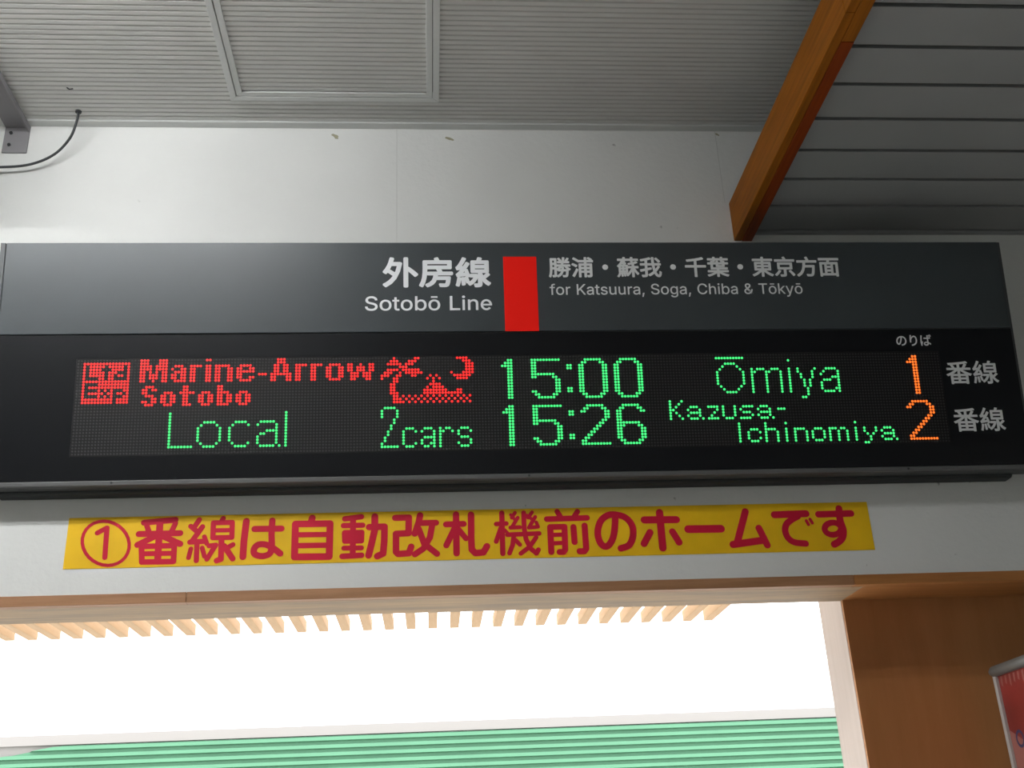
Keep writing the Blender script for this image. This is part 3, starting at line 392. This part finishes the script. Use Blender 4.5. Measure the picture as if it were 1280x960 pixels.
# ---------------------------------------------------------------- yellow banner with crimson characters
ban = empty('tape_banner', (.129, 0, Z(.673)), label='long yellow tape banner with crimson Japanese characters below the board', cat='banner')
bx0, bx1, bz0, bz1 = -.863, 1.121, Z(.6735), Z(.7995)
m = MB(); n = 120
for i in range(n):
    xa, xb = bx0 + (bx1 - bx0) * i / n, bx0 + (bx1 - bx0) * (i + 1) / n
    m.box((xa, -.0010, bz0), (xb, -.0002, bz1))
MB().box((bx0, -.0010, bz0), (bx1, -.0002, bz1)).build('tape', m_tape, ban, origin=ban.location)
STROKES = [[[40,1,[-7150,7333,-7141,7211,-7161,7097,-7207,6996,-7277,6912,-7369,6850,-7477,6813,-7595,6802,-7719,6819,-7842,6862,-7958,6929,-8062,7016,-8147,7121,-8211,7237,-8249,7358,-8260,7480,-8242,7595,-8198,7698,-8128,7784,-8036,7848,-7927,7886,-7807,7898,-7681,7881,-7556,7837,-7438,7769,-7334,7679,-7249,7573,-7186,7455]],[61,0,[-7923,7606,-7722,7725]],[61,0,[-7711,7725,-7685,6996]]],[[75,0,[-6848,7839,-6107,7893]],[65,0,[-6775,7762,-6718,7620]],[65,0,[-6100,7806,-6173,7608]],[82,0,[-6469,7826,-6454,7266]],[75,0,[-6944,7556,-5969,7557]],[75,0,[-6541,7500,-6952,7289]],[75,0,[-6386,7496,-5948,7288]],[68,1,[-6854,7247,-6082,7252,-6073,6861,-6810,6865]],[82,0,[-6455,7219,-6443,6874]],[61,0,[-6811,7067,-6085,7063]]],[[65,0,[-5537,7883,-5656,7678]],[61,0,[-5731,7726,-5560,7577]],[66,0,[-5451,7704,-5676,7346]],[66,0,[-5719,7329,-5387,7340]],[56,0,[-5388,7456,-5316,7280]],[63,0,[-5552,7343,-5535,6869]],[56,0,[-5685,7161,-5723,6943]],[56,0,[-5420,7178,-5350,6968]],[63,0,[-4966,7906,-5016,7800]],[63,1,[-5195,7799,-4742,7799,-4731,7425,-5183,7423]],[54,0,[-5182,7608,-4735,7605]],[70,0,[-4975,7400,-4958,6890,-5055,6858]],[61,0,[-5257,7225,-5102,7240,-5290,6898]],[61,0,[-4695,7242,-4852,7153]],[70,0,[-4900,7212,-4681,6895]]],[[82,0,[-4406,7822,-4438,7317,-4441,6935]],[77,0,[-4197,7621,-3555,7617]],[77,0,[-3783,7825,-3783,7775,-3784,7703,-3785,7621,-3785,7539,-3785,7466,-3781,7404,-3776,7344,-3771,7287,-3767,7234,-3767,7185,-3769,7140,-3773,7098,-3779,7061,-3790,7028,-3808,7000,-3834,6978,-3868,6962,-3906,6950,-3946,6942,-3983,6940,-4022,6943,-4063,6951,-4103,6964,-4139,6979,-4164,6997,-4180,7019,-4189,7045,-4191,7073,-4189,7100,-4182,7125,-4172,7149,-4156,7173,-4137,7196,-4113,7214,-4087,7228,-4057,7235,-4022,7238,-3984,7237,-3945,7232,-3908,7223,-3871,7210,-3834,7193,-3797,7172,-3760,7149,-3724,7126,-3687,7100,-3648,7069,-3611,7039,-3580,7013,-3557,6994]]],[[84,0,[-2818,7871,-2844,7764]],[84,1,[-3221,7725,-2381,7718,-2383,6892,-3213,6903]],[66,0,[-3211,7453,-2385,7444]],[68,0,[-3212,7181,-2379,7176]]],[[70,0,[-2025,7830,-1623,7874]],[68,0,[-2054,7659,-1588,7658]],[68,1,[-2023,7478,-1609,7478,-1615,7264,-2014,7266]],[42,0,[-2021,7374,-1617,7370]],[73,0,[-1824,7849,-1818,6906]],[63,0,[-2034,7091,-1613,7088]],[70,0,[-2070,6889,-1606,6905]],[82,0,[-1428,7607,-1055,7610,-1060,7239,-1086,6935,-1226,6873]],[84,0,[-1293,7874,-1295,7528,-1371,7176,-1436,6897]]],[[80,0,[-793,7828,-459,7831,-468,7432,-774,7423,-774,6969,-724,6916,-463,6926,-405,7089]],[80,0,[-182,7880,-218,7701,-316,7417]],[75,0,[-172,7681,209,7682]],[77,0,[116,7646,55,7314,-109,7035,-315,6899]],[77,0,[-219,7534,-85,7152,221,6898]]],[[75,0,[455,7633,891,7638]],[80,0,[706,7885,699,6898]],[75,0,[657,7514,453,7104]],[70,0,[749,7512,939,7265]],[82,0,[1078,7870,1067,7291,1072,6983,1159,6892,1355,6906,1447,7057]]],[[59,0,[1694,7616,1946,7624]],[66,0,[1844,7897,1830,6866]],[59,0,[1806,7512,1678,7170]],[42,0,[1897,7462,1982,7365]],[47,0,[2172,7895,2087,7771]],[42,0,[2067,7844,2164,7716]],[47,0,[2237,7767,2087,7535]],[52,0,[2046,7516,2280,7521]],[61,0,[2390,7890,2384,7499,2417,7212,2521,6972,2654,6851,2710,6939]],[47,0,[2602,7900,2494,7762]],[42,0,[2469,7823,2604,7706]],[49,0,[2673,7777,2526,7544]],[49,0,[2501,7506,2723,7521]],[45,0,[2694,7637,2735,7520]],[59,0,[1962,7337,2750,7352]],[59,0,[2119,7302,2081,7077,1996,6872]],[54,0,[2160,7194,2260,7078]],[56,0,[2670,7254,2500,7020,2273,6856]]],[[68,0,[3231,7904,3301,7774]],[68,0,[3740,7893,3654,7766]],[73,0,[2961,7715,3970,7725]],[75,0,[3039,7509,3391,7510,3373,6928,3328,6868,3230,6870]],[77,0,[3034,7509,3026,6878]],[54,0,[3051,7305,3378,7309]],[54,0,[3039,7093,3365,7099]],[77,0,[3615,7496,3618,7113]],[77,0,[3897,7526,3896,6940,3845,6874,3729,6877]]],[[84,0,[4689,7769,4682,7711,4672,7627,4660,7532,4647,7438,4632,7359,4616,7295,4598,7237,4578,7185,4557,7138,4533,7098,4507,7061,4479,7028,4449,7002,4419,6985,4390,6977,4362,6981,4332,6994,4304,7017,4278,7046,4257,7080,4240,7122,4226,7173,4215,7229,4210,7288,4211,7344,4220,7403,4235,7464,4256,7526,4280,7583,4308,7632,4341,7673,4379,7708,4420,7738,4463,7762,4505,7781,4546,7793,4588,7798,4631,7799,4675,7795,4719,7788,4765,7779,4814,7767,4863,7751,4908,7730,4949,7703,4986,7670,5020,7631,5050,7587,5075,7541,5093,7493,5103,7443,5107,7389,5105,7334,5099,7280,5088,7228,5074,7179,5054,7129,5031,7081,5003,7039,4972,7004,4933,6977,4884,6958,4835,6944,4791,6934,4761,6925]]],[[94,0,[5414,7639,6225,7631]],[94,0,[5818,7823,5812,6912]],[87,0,[5527,7315,5351,7031]],[87,0,[6097,7321,6235,7046]]],[[101,0,[6503,7376,7335,7370]]],[[89,0,[8016,7803,7708,7006]],[92,0,[7595,6956,8385,7050]],[87,0,[8307,7363,8463,6921]]],[[92,0,[8755,7701,9575,7715]],[82,0,[9350,7646,9325,7634,9288,7618,9246,7599,9204,7578,9167,7556,9134,7536,9102,7514,9072,7491,9045,7465,9023,7437,9005,7405,8990,7369,8980,7331,8973,7293,8972,7255,8976,7217,8984,7178,8997,7139,9014,7103,9034,7072,9058,7045,9084,7022,9115,7003,9149,6986,9188,6971,9238,6960,9297,6951,9358,6945,9411,6940,9448,6936]],[40,0,[9556,7528,9596,7424]],[40,0,[9659,7565,9702,7466]]],[[87,0,[9898,7688,10747,7695]],[89,0,[10456,7830,10452,7788,10446,7729,10440,7660,10435,7590,10435,7529,10440,7475,10450,7424,10461,7374,10470,7327,10474,7282,10471,7239,10465,7197,10456,7158,10444,7121,10429,7088,10410,7059,10388,7033,10363,7010,10337,6989,10312,6969,10284,6951,10254,6935,10223,6920,10197,6908,10179,6900]],[77,1,[10423,7301,10405,7252,10367,7208,10314,7175,10251,7153,10184,7147,10119,7156,10063,7180,10022,7216,9999,7261,9996,7310,10015,7359,10052,7402,10105,7437,10168,7458,10236,7464,10301,7455,10357,7431,10398,7395,10421,7350]]]]
for i, ch in enumerate(STROKES):
    m = MB(); lay = 0
    for hw, closed, fl in ch:
        P = [(fl[j] / 1e4, fl[j + 1] / 1e4 + EYE) for j in range(0, len(fl), 2)]; w = hw / 1e4
        segs = list(zip(P, P[1:])) + ([(P[-1], P[0])] if closed else [])
        for (xa, za), (xb, zb) in segs:
            a = math.atan2(zb - za, xb - xa); yy = -.0014 - lay * .000008; lay += 1; pts = []
            for k in range(9): t = a + math.pi / 2 + math.pi * k / 8; pts.append((xa + w * math.cos(t), yy, za + w * math.sin(t)))
            for k in range(9): t = a - math.pi / 2 + math.pi * k / 8; pts.append((xb + w * math.cos(t), yy, zb + w * math.sin(t)))
            m.face(pts)
    m.build('character', m_ink, ban, origin=ban.location, fix=False)

# ---------------------------------------------------------------- small things on the wall and ceiling
br = empty('steel_bracket', (-1.138, 0, Z(1.859)), label='grey steel L bracket fixed to the wall at the upper left', cat='bracket')
m = MB(); m.box((-1.171, -.004, Z(1.859)), (-1.103, -.0002, Z(1.949))); m.build('wall_plate', m_steel, br, origin=br.location, bevel=.001)
m = MB(); m.box((-1.171, -.42, Z(1.944)), (-1.103, -.0042, Z(1.949))); m.box((-1.107, -.42, Z(1.928)), (-1.103, -.0045, Z(1.944))); m.build('arm', m_steel, br, origin=br.location, bevel=.001)
for px_, pz in ((-1.153, Z(1.885)), (-1.153, Z(1.925))): MB().tube([(px_, -.0035, pz), (px_, -.0075, pz)], .005, 6).build('bolt', m_mount, br, origin=br.location)
lamp = empty('equipment_casing', (-1.36, -.30, Z(1.70)), label='pale casing hung from the steel bracket at the left edge', cat='casing')
MB().box((-1.50, -.44, Z(1.72)), (-1.178, -.20, Z(1.940))).build('casing', m_white, lamp, origin=lamp.location, bevel=.012)
def crv(P, k=8):
    out = []
    for i in range(len(P) - 1):
        g_ = lambda j: Vector(P[min(max(j, 0), len(P) - 1)]); a, b_, c_, d_ = g_(i - 1), g_(i), g_(i + 1), g_(i + 2)
        for j in range(k):
            t = j / k; out.append(.5 * (2*b_ + (c_ - a)*t + (2*a - 5*b_ + 4*c_ - d_)*t*t + (3*b_ - a - 3*c_ + d_)*t**3))
    return out + [Vector(P[-1])]
cb_ = empty('power_cable', (-.955, -.065, Z(1.955)), label='black cable curving down from the ceiling beside the bracket', cat='cable')
MB().tube(crv([(-.955, -.064, Z(1.957)), (-.957, -.062, Z(1.925)), (-.975, -.045, Z(1.880)), (-1.015, -.032, Z(1.835)), (-1.075, -.026, Z(1.806)), (-1.15, -.024, Z(1.797)), (-1.25, -.024, Z(1.80)), (-1.4, -.03, Z(1.82))]), .0036, 10).build('cable_sheath', m_cable, cb_, origin=cb_.location, smooth=True)
MB().tube([(-.955, -.065, Z(1.957)), (-.955, -.065, Z(1.951))], .0085, 12).build('grommet', m_cable, cb_, origin=cb_.location)
MB().tube([(-.958, -.165, Z(1.957)), (-.949, -.168, Z(1.948)), (-.939, -.168, Z(1.950))], .0018, 6).build('ceiling_hook', m_cable, origin=(-.95, -.165, Z(1.957)), label='tiny dark hook in the ribbed ceiling left of the hatch', cat='hook')
def blob(name, x, z, w, h, seed, label):
    random.seed(seed); m = MB(); pts = []
    for k in range(14):
        a = 2 * math.pi * k / 14; rr = random.uniform(.7, 1.1); pts.append((x + w * rr * math.cos(a) - h * .3 * math.sin(a), -.0008, z + h * rr * math.sin(a) - w * .35 * math.cos(a)))
    m.face(pts); n_ = len(m.v)
    m.v += [(p[0], -.0002, p[2]) for p in pts]
    for k in range(14): m.f.append((k, (k + 1) % 14, n_ + (k + 1) % 14, n_ + k)); m.m.append(0)
    m.build(name, m_resid, origin=(x, 0, z), label=label, cat='residue')
blob('tape_residue', -.252, Z(1.924), .011, .009, 1, 'olive scrap of tape residue on the wall below the hatch')
blob('tape_residue', .076, Z(1.918), .014, .005, 5, 'thin flat scrap of tape residue right of the hatch corner')
blob('tape_residue', .868, Z(1.940), .007, .005, 9, 'small tape scrap high on the wall near the brown beam')

# ---------------------------------------------------------------- poster standing out from the brown panel
po = empty('poster_frame', (1.434, .02, Z(-.30)), label='framed red poster standing out from the brown panel at the right edge', cat='poster')
O = po.location; px0 = 1.4355
MB().box((px0 - .012, -.34, Z(-.30)), (px0 - .0005, .112, Z(.375))).build('backing_board', mat('grey_backing', (.3, .3, .3), .6), po, origin=O)
MB().tube([(px0 - .018, .118, Z(.380)), (px0 - .018, .105, Z(.381)), (px0 - .018, -.34, Z(.385))], [.009, .0135, .0135], 14).build('top_rail', mat('dull_grey_rail', (.20, .20, .19), .45, metal=.3), po, origin=O, smooth=True, label='rounded grey top rail')
MB().box((px0 - .022, .100, Z(-.30)), (px0 - .0125, .113, Z(.370))).build('side_rail', mat('bright_rail', (.62, .62, .60), .4, metal=.3), po, origin=O, bevel=.001, label='bright metal side rail')
pp = MB().box((px0 - .0145, -.34, Z(-.30)), (px0 - .0125, .099, Z(.372))).build('poster_sheet', mat('poster_red', (.25, .028, .022), .4, noise=(9, .25)), po, origin=O, label='red printed sheet')
for zb_ in (Z(-.20), Z(.02)): MB().box((px0 - .010, .1125, zb_), (px0 - .003, TH - .0102, zb_ + .03)).build('wall_bracket', m_steel, po, origin=O)
pk = mat('poster_pink', (.36, .13, .11), .4); m = MB(); random.seed(4)
for k in range(9):
    yy = .088 - k * .021; L_ = random.uniform(.02, .045)
    m.face([(px0 - .0149, yy, Z(.366)), (px0 - .0149, yy - .010, Z(.366)), (px0 - .0149, yy - .006, Z(.366) - L_), (px0 - .0149, yy + .001, Z(.366) - L_ * .8)])
m.face([(px0 - .0149, .099, Z(.24)), (px0 - .0149, .020, Z(.20)), (px0 - .0149, -.05, Z(.20)), (px0 - .0149, -.05, Z(-.2)), (px0 - .0149, .099, Z(-.2))])
m.build('pale_print', pk, pp, origin=O, fix=False, label='pale pink print')
m = MB(); n_ = 28
for k in range(n_):
    a, b_ = 2*math.pi*k/n_, 2*math.pi*(k+1)/n_
    q = [(px0 - .0153, .055 + r_*math.cos(t)*.9, Z(.215) + r_*math.sin(t)) for r_, t in ((.021, a), (.021, b_), (.014, b_), (.014, a))]; m.face(q)
m.build('printed_ring', mat('poster_navy', (.05, .05, .13), .4), pp, origin=O, fix=False, label='navy printed ring')

# ---------------------------------------------------------------- outside: rafters, platform, building across the tracks
MB().box((-14, TH + .0, -.12), (16, 11.2, -.02)).build('ground', m_ground, kind='structure')
per = empty('pergola', (-.6, 1.0, Z(.88)), label='outdoor canopy of slim parallel wooden rafters seen under the lintel', cat='pergola')
O = per.location; first = None
for k in range(-42, 14):
    xx = .0165 + k * .0885
    if first is None:
        first = MB().box((-.0185, -.85, 0), (.0185, .86, .045)).build('rafter', m_raft, per, bevel=.002); o = first
    else:
        o = first.copy(); COL.objects.link(o); o.parent = per
    o.location = (xx - O.x, 1.04 - O.y, 0)
MB().box((-3.9, TH + .001, Z(.925)), (1.25, TH + .055, Z(1.0))).build('ledger_beam', m_raft, per, origin=O)
MB().box((-3.9, 1.0, Z(.926)), (1.25, 1.06, Z(.99))).build('cross_beam', m_raft, per, origin=O)
bd = empty('station_building', (0, 14, -.12), label='building across the tracks with green ribbed siding and pale roof', cat='building')
O = bd.location; GY = 14.0
gm = MB(); zt = Z(1.742); zz = zt; p = .1055
def clipx(z): return -5.185 - max(0, (z - Z(1.56)) / .165) * 0 if False else (-5.185 if z <= 0 else -5.185)
k = 0
while zz > .2:
    x_l = -12.0
    if k == 0: x_l = -5.19
    elif k == 1: x_l = -5.80
    elif k == 2: x_l = -6.45
    x_t = -5.19 if k == 0 else x_l + .0
    prof = ((GY - .03, zz), (GY - .03, zz - p * .10), (GY - .10, zz - p * .18), (GY - .10, zz - p * .62), (GY - .03, zz - p * .70), (GY - .03, zz - p))
    for (ya, za), (yb, zb) in zip(prof, prof[1:]):
        ca = -5.19 - (zt - za) / .141 * .86 if za > Z(1.35) else -12.0
        cb2 = -5.19 - (zt - zb) / .141 * .86 if zb > Z(1.35) else -12.0
        gm.face(((ca, ya, za), (13, ya, za), (13, yb, zb), (cb2, yb, zb)))
    zz -= p; k += 1
gm.build('green_siding', m_green, bd, origin=O, kind='stuff', fix=False, label='green horizontally ribbed siding')
MB().box((-13, GY + .04, 0), (13.5, GY + .4, Z(2.6))).build('wall', m_white, bd, origin=O, label='white wall above the siding')
MB().prism(((GY - .06, Z(1.752)), (GY + .04, Z(1.752)), (GY + .04, Z(1.89)), (GY - .02, Z(1.89))), -13, 13.3).build('fascia', m_fascia, bd, origin=O, label='beige band above the siding')
MB().box((-13, GY - .004, Z(1.30)), (-4.9, GY + .039, Z(1.751))).build('corner_panel', m_fascia, bd, origin=O, label='beige panel beside the cut corner of the green siding')
rf = MB(); x = -13.0
while x < 13.5:
    for (xa, h0), (xb, h1) in (((x, 0), (x + .11, 0)), ((x + .11, 0), (x + .125, .03)), ((x + .125, .03), (x + .155, .03)), ((x + .155, .03), (x + .17, 0))):
        rf.face(((xa, GY - .1, Z(2.60) + h0), (xb, GY - .1, Z(2.60) + h1), (xb, GY + 2.6, Z(3.60) + h1), (xa, GY + 2.6, Z(3.60) + h0)))
    x += .17
rf.build('roof', m_roof, bd, origin=O, kind='stuff', fix=False, label='pale ribbed sheet roof')
